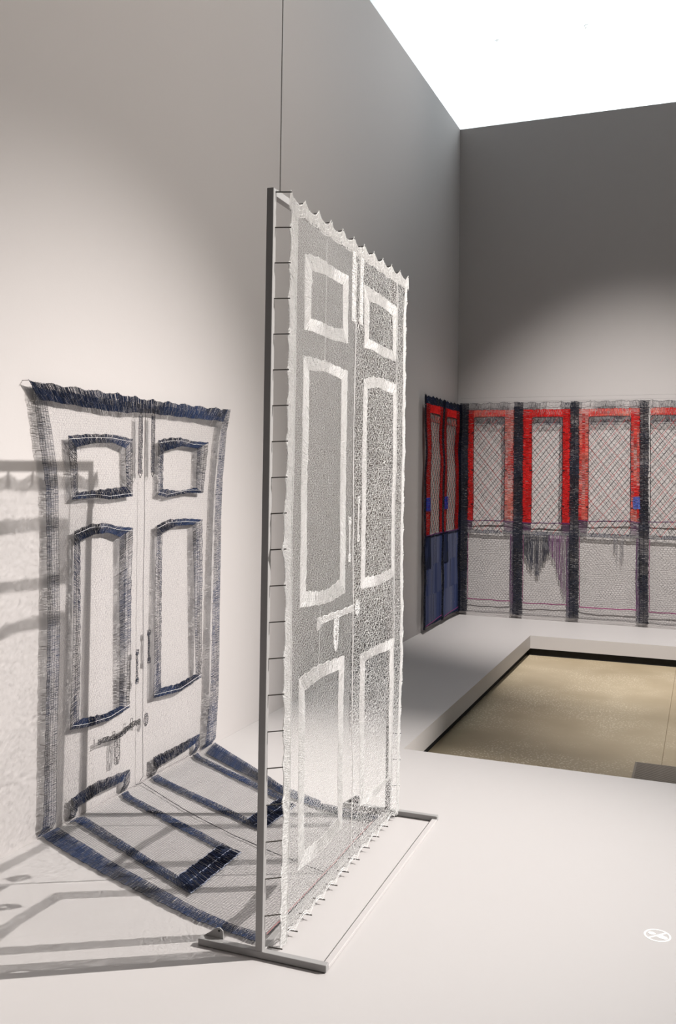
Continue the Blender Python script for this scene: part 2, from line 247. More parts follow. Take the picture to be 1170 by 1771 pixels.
# ------------------------------------------------------------------ measured outlines, in metres on each piece's own plane
D = {
'lace_left_out' : [(0.04,2.396),(0.034,2.316),(0.028,2.173),(0.028,2.059),(0.029,1.941),(0.031,1.776),(0.034,1.554),(0.022,1.413),(0.011,1.274),(0.036,1.134),(0.034,0.953),(0.034,0.835),(0.039,0.582),(0.032,0.27),(0.037,0.019)] ,
'lace_left_in' : [(0.091,2.402),(0.089,2.337),(0.085,2.118),(0.089,1.83),(0.088,1.579),(0.08,1.293),(0.092,0.961),(0.095,0.887),(0.093,0.566),(0.089,0.185),(0.091,0.008)] ,
'lace_right_out' : [(1.368,2.407),(1.35,2.235),(1.343,1.831),(1.341,1.298),(1.344,0.988),(1.354,0.728),(1.327,0.274),(1.311,-0.013)] ,
'lace_top_low' : [(0.089,2.335),(0.261,2.352),(0.33,2.336),(0.505,2.352),(0.617,2.346),(0.845,2.353),(1.02,2.342),(1.21,2.349),(1.345,2.355)] ,
'lace_panels' : [{'to':[(0.16,2.229),(0.293,2.247),(0.435,2.241),(0.589,2.244)],'bo':[(0.165,1.98),(0.248,1.985),(0.303,1.983),(0.43,1.983),(0.583,1.992)],'ti':[(0.221,2.188),(0.349,2.202),(0.529,2.199)],'bi':[(0.218,2.024),(0.312,2.027),(0.412,2.024),(0.535,2.035)]},{'to':[(0.768,2.248),(1.003,2.245),(1.204,2.233)],'bo':[(0.777,2.001),(0.876,2.005),(0.993,1.996),(1.2,1.997)],'ti':[(0.826,2.197),(1.005,2.202),(1.15,2.189)],'bi':[(0.832,2.041),(1.011,2.035),(1.156,2.035)]},{'to':[(0.161,1.891),(0.36,1.896),(0.584,1.886)],'bo':[(0.159,1.063),(0.337,1.05),(0.448,1.047),(0.59,1.063)],'ti':[(0.211,1.849),(0.362,1.862),(0.524,1.85)],'bi':[(0.209,1.108),(0.336,1.093),(0.418,1.093),(0.537,1.115)]},{'to':[(0.773,1.875),(0.88,1.895),(1.036,1.902),(1.216,1.893)],'bo':[(0.771,1.056),(0.949,1.048),(1.069,1.052),(1.202,1.061)],'ti':[(0.818,1.844),(0.941,1.861),(1.163,1.853)],'bi':[(0.818,1.094),(1.008,1.085),(1.171,1.099)]},{'to':[(0.163,0.828),(0.303,0.841),(0.595,0.827)],'bo':[(0.171,0.207),(0.382,0.19),(0.582,0.204)],'ti':[(0.213,0.781),(0.36,0.795),(0.539,0.787)],'bi':[(0.218,0.251),(0.381,0.236),(0.541,0.251)]},{'to':[(0.774,0.799),(0.959,0.799),(1.208,0.793)],'bo':[(0.783,0.211),(0.982,0.187),(1.201,0.199)],'ti':[(0.834,0.767),(1.013,0.765),(1.156,0.755)],'bi':[(0.829,0.235),(0.981,0.22),(1.168,0.213)]}] ,
'lace_rods' : [[(0.643,2.346),(0.64,2.082)],[(0.737,2.342),(0.726,2.084)]] ,
'lace_bolts' : [[(0.627,1.326),(0.631,1.186)],[(0.725,1.402),(0.727,1.255)]] ,
'lace_seam' : [(0.671,2.312),(0.666,2.077),(0.658,1.766),(0.673,1.034),(0.69,0.394),(0.677,0.063)] ,
'lace_rline' : [(1.21,2.344),(1.21,1.96),(1.205,1.429),(1.203,1.033),(1.208,0.793),(1.21,0.182)] ,
'lace_latch' : [(0.323,0.989),(0.421,0.993),(0.526,0.992),(0.668,0.992)] ,
'lace_latch_drop' : [(0.496,0.991),(0.496,0.916),(0.495,0.863)] ,
'lace_knob' : [(0.724,1.013),(0.725,0.97)] ,
'b_top' : [(2.945,1.86),(3.141,1.861),(3.39,1.859),(3.616,1.858),(3.749,1.852),(3.992,1.855),(4.309,1.855),(4.593,1.857)] ,
'b_toplow' : [(3.038,1.789),(3.251,1.782),(3.496,1.775),(3.6,1.777),(3.752,1.787),(4.077,1.787),(4.509,1.789)] ,
'b_left' : [(2.945,1.86),(2.976,1.75),(3.017,1.567),(3.048,1.439),(3.063,1.217),(3.073,0.844),(3.077,0.425),(3.081,0.088),(3.073,0.007)] ,
'b_leftin' : [(3.038,1.789),(3.074,1.676),(3.108,1.534),(3.126,1.414),(3.137,1.212),(3.148,0.833),(3.149,0.406),(3.158,0.029)] ,
'b_right' : [(4.593,1.857),(4.544,1.733),(4.5,1.477),(4.488,1.254),(4.484,0.984),(4.478,0.605),(4.482,0.289),(4.485,0.024)] ,
'b_rightin' : [(4.509,1.782),(4.48,1.669),(4.449,1.43),(4.439,1.177),(4.428,0.769),(4.418,0.303),(4.398,-0.002)] ,
'b_panels' : [{'to':[(3.184,1.648),(3.342,1.662),(3.487,1.666),(3.649,1.652)],'bo':[(3.218,1.379),(3.39,1.385),(3.474,1.374),(3.66,1.386)],'ti':[(3.24,1.603),(3.365,1.625),(3.5,1.631),(3.596,1.609)],'bi':[(3.254,1.408),(3.389,1.416),(3.612,1.43)]},{'to':[(3.872,1.656),(3.976,1.671),(4.083,1.676),(4.196,1.663),(4.347,1.662)],'bo':[(3.881,1.388),(3.965,1.375),(4.158,1.395),(4.307,1.393)],'ti':[(3.92,1.602),(4.085,1.636),(4.244,1.629)],'bi':[(3.922,1.416),(4.071,1.403),(4.24,1.419)]},{'to':[(3.238,1.243),(3.344,1.268),(3.461,1.267),(3.548,1.248),(3.665,1.237)],'bo':[(3.235,0.406),(3.358,0.388),(3.52,0.379),(3.67,0.4)],'ti':[(3.277,1.202),(3.379,1.225),(3.479,1.225),(3.565,1.2)],'bi':[(3.291,0.434),(3.377,0.426),(3.478,0.413),(3.591,0.42)]},{'to':[(3.871,1.238),(3.969,1.262),(4.143,1.261),(4.306,1.249)],'bo':[(3.867,0.402),(4.108,0.384),(4.307,0.415)],'ti':[(3.918,1.202),(4.055,1.23),(4.211,1.228)],'bi':[(3.927,0.436),(4.079,0.425),(4.258,0.44)]}] ,
'b_low' : [{'to':[(3.255,0.11),(3.407,0.129),(3.68,0.11)],'ti':[(3.301,0.063),(3.438,0.076),(3.63,0.074)],'le':[(0.037,3.274),(0.834,2.882)],'ri':[(0.007,3.702),(0.772,3.297)],'end':[(0.718,2.97),(0.832,2.886),(0.827,3.274),(0.717,3.316)]},{'to':[(3.877,0.112),(4.09,0.109),(4.318,0.114)],'ti':[(3.921,0.057),(4.092,0.058),(4.274,0.074)],'le':[(0.025,3.9),(0.777,3.515)],'ri':[(0.003,4.333),(0.73,3.904)],'end':[(0.689,3.597),(0.8,3.497),(0.811,3.834),(0.704,3.884)]}] ,
'b_rods' : [[(3.709,1.762),(3.718,1.492)],[(3.817,1.771),(3.824,1.498)]] ,
'b_bolts' : [[(3.718,0.648),(3.722,0.512)],[(3.812,0.726),(3.817,0.592)]] ,
'b_seam' : [(3.749,1.808),(3.755,1.406),(3.764,0.772),(3.783,0.02)] ,
'b_latch' : [(3.428,0.302),(3.494,0.299),(3.56,0.292),(3.616,0.294),(3.659,0.312),(3.717,0.318),(3.756,0.313)] ,
'b_drop' : [(3.598,0.292),(3.602,0.159)] ,
'b_key' : [(3.833,0.326),(3.834,0.284)] ,
'bf_left' : [(0.022,3.083),(0.266,2.973),(0.495,2.883),(0.749,2.792),(0.95,2.725),(1.201,2.675),(1.232,2.673)] ,
'bf_leftin' : [(0.005,3.19),(0.372,3.019),(0.654,2.9),(0.895,2.799),(1.067,2.749),(1.177,2.733),(1.21,2.744)] ,
'bf_right' : [(0.009,4.522),(0.298,4.307),(0.501,4.156),(0.644,4.042),(0.84,3.952),(1.013,3.876),(1.218,3.867)] ,
'bf_rightin' : [(0.061,4.337),(0.287,4.194),(0.543,4.039),(0.693,3.938),(0.881,3.857),(1.042,3.789),(1.208,3.789)] ,
'bf_end' : [(1.212,2.732),(1.201,3.808)] ,
'bf_seam' : [(0.017,3.804),(0.431,3.557),(0.701,3.427),(0.977,3.313)] ,
'left_outer' : [(8.382,2.27),(9.604,2.278),(9.792,0.005),(9.039,0.036),(8.37,0.043)] ,
'left_f' : [[(8.49,2.176),(9.049,2.194),(9.097,0.908),(8.536,0.93)],[(9.141,2.194),(9.627,2.208),(9.675,0.927),(9.152,0.91)]] ,
'left_o' : [[(8.6,2.097),(8.979,2.122),(9.006,0.918),(8.627,0.928)],[(9.2,2.125),(9.529,2.133),(9.574,0.925),(9.227,0.906)]] ,
'left_blue' : [[(8.467,1.286),(8.605,1.283),(8.61,1.157),(8.471,1.162)],[(9.083,1.286),(9.213,1.284),(9.217,1.162),(9.088,1.166)]] ,
'bands' : [[(0.048,2.28),(0.143,0.036)],[(0.63,2.296),(0.729,0.05)],[(1.218,2.298),(1.308,0.041)],[(1.908,2.286),(1.993,0.042)]] ,
'frames' : [[(0.123,2.209),(0.64,1.022)],[(0.714,2.211),(1.226,1.015)],[(1.303,2.21),(1.917,1.062)],[(1.986,2.213),(2.54,1.069)]] ,
'open' : [[(0.197,2.141),(0.533,1.018)],[(0.822,2.134),(1.141,1.013)],[(1.404,2.135),(1.821,1.059)],[(2.0,2.141),(2.463,1.067)]] ,
'ys' : [(0.912,2.379),(0.912,2.341),(0.913,2.304),(0.913,2.208),(0.921,1.03),(0.922,0.906),(0.925,0.484),(0.927,0.175),(0.928,0.052)] ,
'low' : [[(0.148,0.878),(0.596,0.179)],[(0.736,0.899),(1.194,0.175)],[(1.315,0.92),(1.886,0.148)],[(1.99,0.945),(2.541,0.162)]] ,
'bott' : [(0.07,0.01),(0.647,0.02),(1.219,0.006),(1.916,0.031),(2.257,0.033)] ,
'bluepatch' : [(1.847,1.311),(1.907,1.193)] ,
'drip' : [(0.739,0.475),(1.021,0.687),(1.652,0.932),(1.769,0.696),(1.049,0.244)] ,
'sign' : [2.38,3.249,0.0] ,
'signr' : [[2.341,3.24,0.0],[2.418,3.253,0.0],[2.384,3.294,0.0],[2.377,3.205,0.0]] ,
'grille' : [[2.14,5.779,-0.18],[2.367,5.822,-0.18],[2.147,5.486,-0.18],[2.272,7.711,-0.18]] ,
'ceil' : [[0.02,13.42,8.0],[0.39,13.45,8.0],[0.98,13.44,8.0],[-0.35,13.42,8.0],[-0.9,11.99,8.0],[-1.43,15.56,8.0]] ,
'bracket' : [[1.054,2.65,0.0],[1.035,2.599,0.0],[1.463,2.619,0.0],[1.438,3.868,0.0],[1.434,2.661,0.0],[1.434,3.817,0.0]] ,
'wire' : [0.0,5.436,4.623] ,
}
L_, HW = 9.8542, 5.3328
HX, HY0, HY1, HZ = 0.9872, 4.877, 8.8256, 0.12
CEIL = 8.6
FLOORZ = -0.19

# ------------------------------------------------------------------ structure
def struct(name, mb, m): return tag(mb.build(name, m), kind='structure')
struct('wall_left', MB().box(-.16, 0, -4, L_+.16, FLOORZ, HW), M_WALL)
struct('wall_back', MB().box(.001, 8, L_, L_+.16, FLOORZ, HW), M_WALL)
p = MB()
p.box(.001, HX, HY0, HY1, -HZ, 0).box(.001, 7.5, -4, HY0, -HZ, 0).box(.001, 7.5, HY1, L_-.001, -HZ, 0)
struct('floor_platform', p, M_PLAT)
k = MB(); k.box(.05, HX-.04, -3.9, HY1+.04, FLOORZ, -HZ).box(HX-.04, 7.4, -3.9, HY0-.04, FLOORZ, -HZ).box(HX-.04, 7.4, HY1+.04, L_-.02, FLOORZ, -HZ)
struct('trim_platform_recess', k, M_DARK)
# concrete hall floor in two slabs with a cut joint between them
struct('floor', MB().box(-5, 2.285, -5, 17, FLOORZ-.1, FLOORZ).box(2.291, 12, -5, 17, FLOORZ-.1, FLOORZ).box(2.28, 2.296, -5, 17, FLOORZ-.1, FLOORZ-.012), M_CONC)
struct('wall_building_left', MB().box(-1.4, -1.2, -5, 17, FLOORZ, CEIL), M_BUILD)
struct('wall_building_back', MB().box(-1.2, 12, 17, 17.2, FLOORZ, CEIL), M_WHITE)
struct('ceiling', MB().box(-1.4, 12, -5, 17.2, CEIL, CEIL+.15), M_WHITE)

# metal grate let into the concrete
gx0, gy0, gy1 = 2.14, 5.40, 5.80
g = empty('floor_grate', (2.45, 5.6, FLOORZ)); tag(g, 'brown metal floor grate let into the concrete beside the platform edge', 'grate')
o_ = MB()
for a in ((-.31, -.298, -.2, .2), (.298, .31, -.2, .2), (-.31, .31, -.2, -.19), (-.31, .31, .19, .2)): o_.box(a[0], a[1], a[2], a[3], 0, .006)
o_.build('grate_frame', M_GRATE, g)
MB().box(-.298, .298, -.19, .19, 0, .0012).build('grate_backing', M_DARK, g)
sl = None
for i in range(26):
    y = -.182+i*.0145
    if sl is None:
        sl = MB().box(-.298, .298, -.005, .005, .0012, .006).build('grate_slat', M_GRATE, g); s_ = sl
    else: s_ = sl.copy(); COL.objects.link(s_); s_.parent = g
    s_.location = (0, y, 0)

# ceiling fittings beyond the back wall
def cs(x, y): q = (CEIL-1.5)/6.5; return 2.5234+(x-2.5234)*q, y*q
x0, y0 = cs(.02, 13.42); x1, y1 = cs(.39, 13.45)
v = empty('ceiling_vent', ((x0+x1)/2, (y0+y1)/2, CEIL)); tag(v, 'thin dark slot vent in the bright white ceiling above the back wall', 'vent')
MB().box(-.21, .21, -.035, -.012, -.02, 0).box(-.21, .21, .012, .035, -.02, 0).build('vent_frame', M_WHITE, v)
MB().box(-.2, .2, -.012, .012, -.012, 0).build('vent_slot', M_GRATE, v)
def disc(name, x, y, r, label, cat):
    x, y = cs(x, y); e = empty(name, (x, y, CEIL)); tag(e, label, cat)
    MB().tube((0, 0, 0), (0, 0, -.03), r, 24).build('base', M_FIX, e); MB().tube((0, 0, -.03), (0, 0, -.06), r*.7, 20).build('cap', M_WHITE, e)
disc('smoke_detector', .98, 13.44, .09, 'small round detector on the white ceiling, right of the slot vent', 'detector')
disc('ceiling_sprinkler', -.35, 13.42, .03, 'tiny round sprinkler on the white ceiling, left of the slot vent', 'sprinkler')

# white no-stepping mark stuck on the platform
dc = empty('floor_decal', (2.38, 3.249, 0)); tag(dc, 'small white round do not step symbol on the platform', 'decal')
ring = MB(); N = 48
for i in range(N):
    a, b = 2*math.pi*i/N, 2*math.pi*(i+1)/N
    c = [(math.cos(t)*r_, math.sin(t)*r_) for t, r_ in ((a, .037), (b, .037), (b, .0425), (a, .0425))]
    ring.hexa([(*q, 0) for q in c]+[(*q, .0006) for q in c])
ring.build('ring', M_DECAL, dc)
def flat(poly, name, z=.0006, sc=.0425): MB().extrude([(a*sc, b*sc) for a, b in poly], 0, z).build(name, M_DECAL, dc)
flat([(-.72, -.62), (-.62, -.72), (.72, .62), (.62, .72)], 'slash', .0009)
flat([(-.72, .22), (-.6, .42), (-.3, .42), (-.12, .2), (-.3, .0), (-.6, .02)], 'symbol_hand')
flat([(-.1, .05), (.12, .12), (.2, .36), (.36, .36), (.42, .1), (.66, 0), (.78, -.22), (.62, -.46), (.25, -.4), (-.15, -.14)], 'symbol_shoe')

# ------------------------------------------------------------------ display stand
SX, SY, TH = 1.2415, 2.6142, 0.0162
DL, ZT = 1.31, 2.4059
def S(u, w_, z): return (SX+u*math.sin(-TH)+w_*math.cos(TH), SY+u*math.cos(TH)+w_*math.sin(TH), z)
st = empty('display_stand', (SX, SY, 0), TH); tag(st, 'tall slim grey metal stand with flat base holding the white lace doors', 'stand')
# local axes: x towards the room, y along the stand
MB().bevbox(-.012, .012, -.011, .011, .022, ZT, .0012).build('post', M_STEEL, st)
MB().bevbox(-.012, .012, DL-.011, DL+.011, .022, ZT, .0012).build('post', M_STEEL, st)
MB().bevbox(-.012, .012, .011, DL-.011, ZT-.024, ZT, .0012).build('top_bar', M_STEEL, st)
MB().bevbox(-.012, .012, .012, DL-.012, .002, .022, .0012).build('bottom_bar', M_STEEL, st)
MB().bevbox(-.212, .225, -.012, .012, .002, .023, .0012).build('foot_bar', M_STEEL, st)
MB().bevbox(-.212, .225, DL-.012, DL+.012, .002, .023, .0012).build('foot_bar', M_STEEL, st)
MB().bevbox(.203, .225, .012, DL-.012, .001, .012, .0012).build('base_bar', M_PLAT, st)
for u in (0, DL):
    br = MB().extrude([(-.205, .0225), (-.135, .0225), (-.137, .048), (-.147, .056), (-.158, .055)], 0, .004, lambda a, b, c, u=u: (a, u+.0121+c, b)).build('bracket', M_STEEL, st)
    MB().tube((-.150, u+.0119, .047), (-.150, u+.0113, .047), .0035, 10).build('bracket_hole', M_DARK, br)
def put_pin(P, Q, name='pin', m=M_PIN, par=st, r=.0021): return MB().tube(P, Q, r, 6).build(name, m, par)
PZ = [2.395-.1135*i for i in range(22)]
TU = [.040+.1207*i for i in range(12)]
DW = .0479
zr = lambda z: float(interp(D['lace_right_out'], z, 1)); zl = lambda z: float(interp(D['lace_left_out'], z, 1))
for z in PZ:
    if z > .03: put_pin((.010, .004, z), (DW+.008, .030, z+.003))
for z in PZ:
    if z > .03: put_pin((.010, DL+.004, z), (DW+.003, zr(z)-.006, z+.003), r=.0016)
for u in TU[1:-1]: put_pin((.010, min(u, DL), ZT-.008), (DW+.001, u, 2.400), r=.0017)
for u in TU[:-1]: put_pin((.010, u, .014), (DW+.010, u, .016))

cb = MB().tube((0, 0, 2.405), (0, 0, CEIL-.02), .0022, 6)
cb_root = empty('hanging_cable', S(.075, -.005, 0)); tag(cb_root, 'thin dark cable running up from the top of the stand', 'cable')
cb.build('cable', M_WIRE, cb_root); MB().tube((0, 0, CEIL-.03), (0, 0, CEIL), .02, 16).build('ceiling_anchor', M_WIRE, cb_root)

# ------------------------------------------------------------------ white lace doors on the stand
WH = (.96, .95, .94)
def whites(s, t): n = len(s); k = rng.uniform(.9, 1.0, (n, 1)); return np.array([WH])*k
lc = empty('lace_doors', (SX, SY, 0), TH); tag(lc, 'white knitted lace double doors stretched upright on the grey stand', 'textile artwork')
M_SAVE = M_THREAD; M_THREAD = M_YARN
def fl_(u, v):
    u = np.asarray(u, float); v = np.asarray(v, float)
    return np.stack([DW+.004*sn(u, v, 2, .9)+.0015*sn(u, v, 3, 5), u, v], -1)
sagv = lambda z: .014*np.abs(np.sin(np.pi*(2.395-z)/.1135))**.8
def sagu(u): t = ((u-.040)/.1207) % 1.0; return (4*t*(1-t))**.9
zs = np.linspace(2.40, .012, 420); us = np.linspace(.040, 1.366, 240)
Lout = np.stack([interp(D['lace_left_out'], zs, 1)+sagv(zs), zs], 1)
Lin = np.stack([interp(D['lace_left_in'], zs, 1)+.003*sn(zs, zs*0, 1, 4), zs-.04*(zs-.012)/2.39], 1)
Rout = np.stack([interp(D['lace_right_out'], zs, 1)-sagv(zs), zs], 1)
Rin = np.stack([interp(D['lace_right_out'], zs, 1)-.042+.002*sn(zs, zs*0, 2, 4), zs-.04*(zs-.012)/2.39], 1)
Tout = np.stack([us, 2.405-.026*sagu(us)], 1)
Tlow = np.stack([us, 2.352-.012*sagu(us)+.003*sn(us, us*0, 3, 6)], 1)
def in_lace(u, v):
    return (u > interp(D['lace_left_out'], v, 1)+sagv(v)) & (u < interp(D['lace_right_out'], v, 1)-sagv(v)) & (v < 2.40-.026*sagu(u)) & (v > .014+.02*sagu(u))
T = Threads()
net(T, fl_, .0, .668, .01, 2.41, .0130, .0056, .00037, WH, jit=.20, mask=lambda u, v: in_lace(u, v) & (u < .668), rnd=.01)
T.build('left_net', lc)['kind'] = 'stuff'
T = Threads()
def radr(u, v): return .00056*(1+.25*sn(u, v, 4, 3))
net(T, fl_, .668, 1.4, .01, 2.41, .0180, .0086, radr, WH, jit=.48, mask=lambda u, v: in_lace(u, v) & (u >= .668), rnd=.035)
T.build('right_net', lc)['kind'] = 'stuff'
for nm, A, B, nl_ in (('side_border', Lout, Lin, 16), ('side_border', Rout, Rin, 13)):
    T = Threads(); band(T, fl_, A, B, lambda s, t: .42+.15*sn(s, s*0+t, 1, 9), whites, pitch=.0020, longr=.00080, lcol=WH, wob=.0012, longs=np.linspace(0, 1, nl_)); band(T, fl_, A, A+(B-A)*.12, .9, whites, pitch=.003, longr=.0012, lcol=WH); T.build(nm, lc)
T = Threads(); band(T, fl_, Tout, Tlow, lambda s, t: .60+.10*sn(s, s*0+t, 2, 9), whites, pitch=.0018, longr=.0011, lcol=WH, longs=(0, .06, .4, .75, 1))
for u in TU:      # gathered peaks over the pins
    for k in range(14):
        a = u+rng.uniform(-.012, .012); T.add(fl_(u+rng.normal(0, .0012), 2.408)[None], fl_(a, 2.37-rng.random()*.03)[None], .0009, WH)
T.build('top_border', lc)
# scalloped hem line over the base pins
T = Threads(); hz_ = np.stack([us[:225], .016+.024*sagu(us[:225])], 1); T.path(fl_(hz_[:, 0], hz_[:, 1]), .0012, WH); T.path(fl_(hz_[:, 0], hz_[:, 1]+.008), .0010, WH); T.build('bottom_hem', lc)
def corner_loop(Tt, f, pn, covs, cols, pitch, side_longs=None, **kw):
    to, bo, ti, bi = pn['to'], pn['bo'], pn['ti'], pn['bi']
    band(Tt, f, to, ti, covs[0], cols[0], pitch=pitch, **kw); band(Tt, f, bi, bo, covs[2], cols[2], pitch=pitch, **kw)
    if side_longs is not None: kw['longs'] = side_longs
    band(Tt, f, [to[-1], bo[-1]], [ti[-1], bi[-1]], covs[1], cols[1], pitch=pitch, **kw)
    band(Tt, f, [ti[0], bi[0]], [to[0], bo[0]], covs[3], cols[3], pitch=pitch, **kw)
names_ = ('upper left', 'upper right', 'tall left', 'tall right', 'lower left', 'lower right')
for pn in D['lace_panels']:
    T = Threads(); corner_loop(T, fl_, pn, [.56, .42, .56, .42], [whites]*4, .0019, side_longs=np.linspace(0, 1, 15), longr=.00075, lcol=WH, longs=(0, .2, .4, .6, .8, 1), wob=.0012)
    T.build('panel_moulding', lc)
def offs(path, w_):
    p_ = resample(path, max(3, len(path)*4)); d_ = np.gradient(p_, axis=0); d_ /= np.linalg.norm(d_, axis=1, keepdims=True)+1e-9; n_ = np.stack([-d_[:, 1], d_[:, 0]], 1); return p_+n_*w_/2, p_-n_*w_/2
def fl2(u, v): q = fl_(u, v); q[..., 0] += .002; return q
def strip(name, par, f, path, w_, cov, col, pitch=.002, **kw):
    T = Threads(); A, B = offs(path, w_); band(T, f, A, B, cov, col, pitch=pitch, **kw); return T.build(name, par)
for r_ in D['lace_rods']: strip('bolt_rod', lc, fl2, r_, .034, 1, whites, lcol=WH, longr=.0015)
for r_ in D['lace_bolts']:
    T = Threads(); A, B = offs(r_, .010); band(T, fl2, A, B, 1, whites, pitch=.002, lcol=WH, longr=.0015)
    for e in r_:
        A, B = offs([(e[0], e[1]-.014), (e[0], e[1]+.014)], .028); band(T, fl2, A, B, 1, whites, pitch=.002, lcol=WH)
    T.build('small_bolt', lc)
la = strip('latch', lc, fl2, D['lace_latch'], .021, 1, whites, lcol=WH, longr=.0015)
T = Threads(); e = D['lace_latch'][0]
for dy in (-1, 0, 1):
    A, B = offs([(e[0]-.012, e[1]+dy*.014-.004), (e[0]+.022, e[1]+dy*.010)], .014); band(T, fl2, A, B, 1, whites, pitch=.002, lcol=WH)
T.build('latch_knob', la)
T = Threads(); e0_, e1_ = D['lace_latch_drop'][0], D['lace_latch_drop'][-1]
zz = np.linspace(e0_[1], e1_[1], 40); tt = np.linspace(0, 1, 40); hw = .024*(1-np.clip((tt-.75)/.25, 0, 1)**1.5*.85)
slot = np.where((tt > .35) & (tt < .72), .004, .0)
band(T, fl2, np.stack([e0_[0]-hw, zz], 1), np.stack([e0_[0]-slot, zz], 1), 1, whites, lcol=WH); band(T, fl2, np.stack([e0_[0]+slot, zz], 1), np.stack([e0_[0]+hw, zz], 1), 1, whites, lcol=WH)
T.build('latch_hasp', lc)
T = Threads(); tt = np.linspace(0, 1, 24); e = D['lace_knob']; zz = e[0][1]+.006-tt*(e[0][1]-e[1][1]+.018); hw = .026*np.sin(np.pi*tt)**.6
band(T, fl2, np.stack([e[0][0]-hw, zz], 1), np.stack([e[0][0]+hw, zz], 1), 1, whites, lcol=WH); T.build('keyhole_plate', lc)
T = Threads()
for dx in (0, .004): cord(T, fl2, [(a+dx, b) for a, b in D['lace_seam']], .0016, WH)
T.build('centre_seam', lc)
T = Threads(); cord(T, fl2, D['lace_rline'], .0024, WH); cord(T, fl2, [(a+.004, min(b, 2.345)) for a, b in D['lace_left_in'][1:]], .0018, WH); cord(T, fl2, [(.36, 2.33), (.352, 1.9)], .0009, WH); cord(T, fl2, [(.34, 1.04), (.335, .84)], .0009, WH)
T.build('edge_cord', lc)

M_THREAD = M_SAVE
# ------------------------------------------------------------------ navy doors on the wall, trailing over the platform
NAVY = np.array([.024, .039, .090]); NAVYD = np.array([.012, .017, .045]); CHAR = np.array([.045, .043, .045]); GREYN = np.array([.30, .29, .31])
nv = empty('navy_doors', (0, 3.7, 0)); tag(nv, 'navy and grey knitted double doors pinned to the left wall and trailing onto the platform', 'textile artwork')
def fw_(y, z):
    y = np.asarray(y, float); z = np.asarray(z, float)
    bulge = .016*np.exp(-((y-4.45)/.12)**2)*np.clip(z/.3, 0, 1)
    o = .030+.006*sn(y, z, 4, .8)+bulge
    o = o*np.clip(z/.05, .25, 1)
    return np.stack([o, y-3.7, z], -1)
def ff_(x, y):
    x = np.asarray(x, float); y = np.asarray(y, float); return np.stack([x, y-3.7, .0085+.0025*sn(x, y, 5, 2.0)+.004*np.exp(-x/.05)], -1)
def blend(c1, c2, k): k = np.clip(k, 0, 1)[:, None]; return c1*(1-k)+c2*k
def navy_col(seed, bias=0.0, hi=NAVY, lo=CHAR):
    def f(s, t):
        k = .5+.6*sn(s, s*0+t+seed, 2, 3)+bias+rng.normal(0, .18, len(s)); return blend(lo, hi, k)*rng.uniform(.75, 1.3, (len(s), 1))
    return f
def blotch(base, amp, seed, sc=5): return lambda s, t: np.clip(base+amp*sn(s, s*0+t*.6+seed*1.7, seed, sc)+rng.normal(0, amp*.35, len(s)), .05, 1.1)
zs2 = np.linspace(1.855, .012, 300)
D['b_rightin'] = [(a-.022, b) for a, b in D['b_rightin']]
LA = np.stack([interp(D['b_left'], zs2, 1), zs2], 1); LB = np.stack([interp(D['b_leftin'], zs2, 1), zs2], 1)
RA = np.stack([interp(D['b_rightin'], zs2, 1), zs2], 1); RB = np.stack([interp(D['b_right'], zs2, 1), zs2], 1)
ysT = np.linspace(2.925, 4.555, 300); sag3 = lambda y: (lambda t: 4*t*(1-t))(((y-2.925)/.1482) % 1.0)
TA = np.stack([ysT, interp(D['b_top'], ysT)-.010*sag3(ysT)], 1)
yl2 = np.linspace(3.0, 4.49, 300); TB = np.stack([yl2, interp(D['b_toplow'], yl2)-.004*sag3(yl2)], 1)
def lft(z): return interp(D['b_left'], z, 1)
def rgt(z): return interp(D['b_right'], z, 1)
T = Threads()
net(T, fw_, 2.92, 4.6, .012, 1.86, .0118, .0105, .00033, lambda u, v: np.tile(GREYN*.9, (len(u), 1)), jit=.25,
    mask=lambda u, v: (u > lft(v)) & (u < rgt(v)) & (v < interp(D['b_top'], u)-.010*sag3(u)), rnd=.02)
T.build('wall_net', nv)['kind'] = 'stuff'
T = Threads()
fy0 = lambda x: interp(D['bf_left'], x); fy1 = lambda x: np.where(x > .9, np.minimum(interp(D['bf_right'], x), 3.898), interp(D['bf_right'], x))
def fft(x, t): x = np.asarray(x, float); a, b = fy0(x), fy1(x); return ff_(x, a+(b-a)*np.asarray(t, float))
xs = np.arange(.005, 1.21, .0105)
for x in xs: cord(T, fft, [(x, .0), (x+.004*math.sin(x*40), 1.)], .00045, tuple(CHAR*3.5), step=.02, wob=.0012)
for t in np.arange(.0, 1.0, .0080): cord(T, fft, [(.0, t), (1.215, t+.002)], .00045, tuple(CHAR*3.5), step=.02, wob=.0010)
T.build('floor_net', nv)['kind'] = 'stuff'
def nb(name, f, A, B, cov, col, **kw): T = Threads(); band(T, f, A, B, cov, col, **kw); return T.build(name, nv)
K = dict(pitch=.0015, longr=.0007, lcol=tuple(CHAR*.9), longs=(0, .2, .4, .6, .8, 1), wob=.0008)
nb('top_border', fw_, TA, TB, blotch(1.0, .12, 1), navy_col(1, .35), **K)
nb('side_border', fw_, LA, LB, blotch(.50, .16, 2, 9), navy_col(2, -.15), **K)
nb('side_border', fw_, RA, RB, blotch(.66, .2, 3, 9), navy_col(3, .15), **K)
def clipx(d_, x0_, n_=160):
    xx = np.linspace(x0_, 1.2, n_); yy = interp(d_, xx); return np.stack([xx, np.where((xx > .9) & (yy > 3), np.minimum(yy, 3.90-(.0 if d_ is D['bf_right'] else .05)), yy)], 1)
nb('floor_border', ff_, clipx(D['bf_left'], .012), clipx(D['bf_leftin'], .012), blotch(.72, .25, 4, 9), navy_col(4, .2), **K)
nb('floor_border', ff_, clipx(D['bf_rightin'], .06), clipx(D['bf_right'], .012), blotch(.72, .25, 1, 9), navy_col(5, .2), **K)
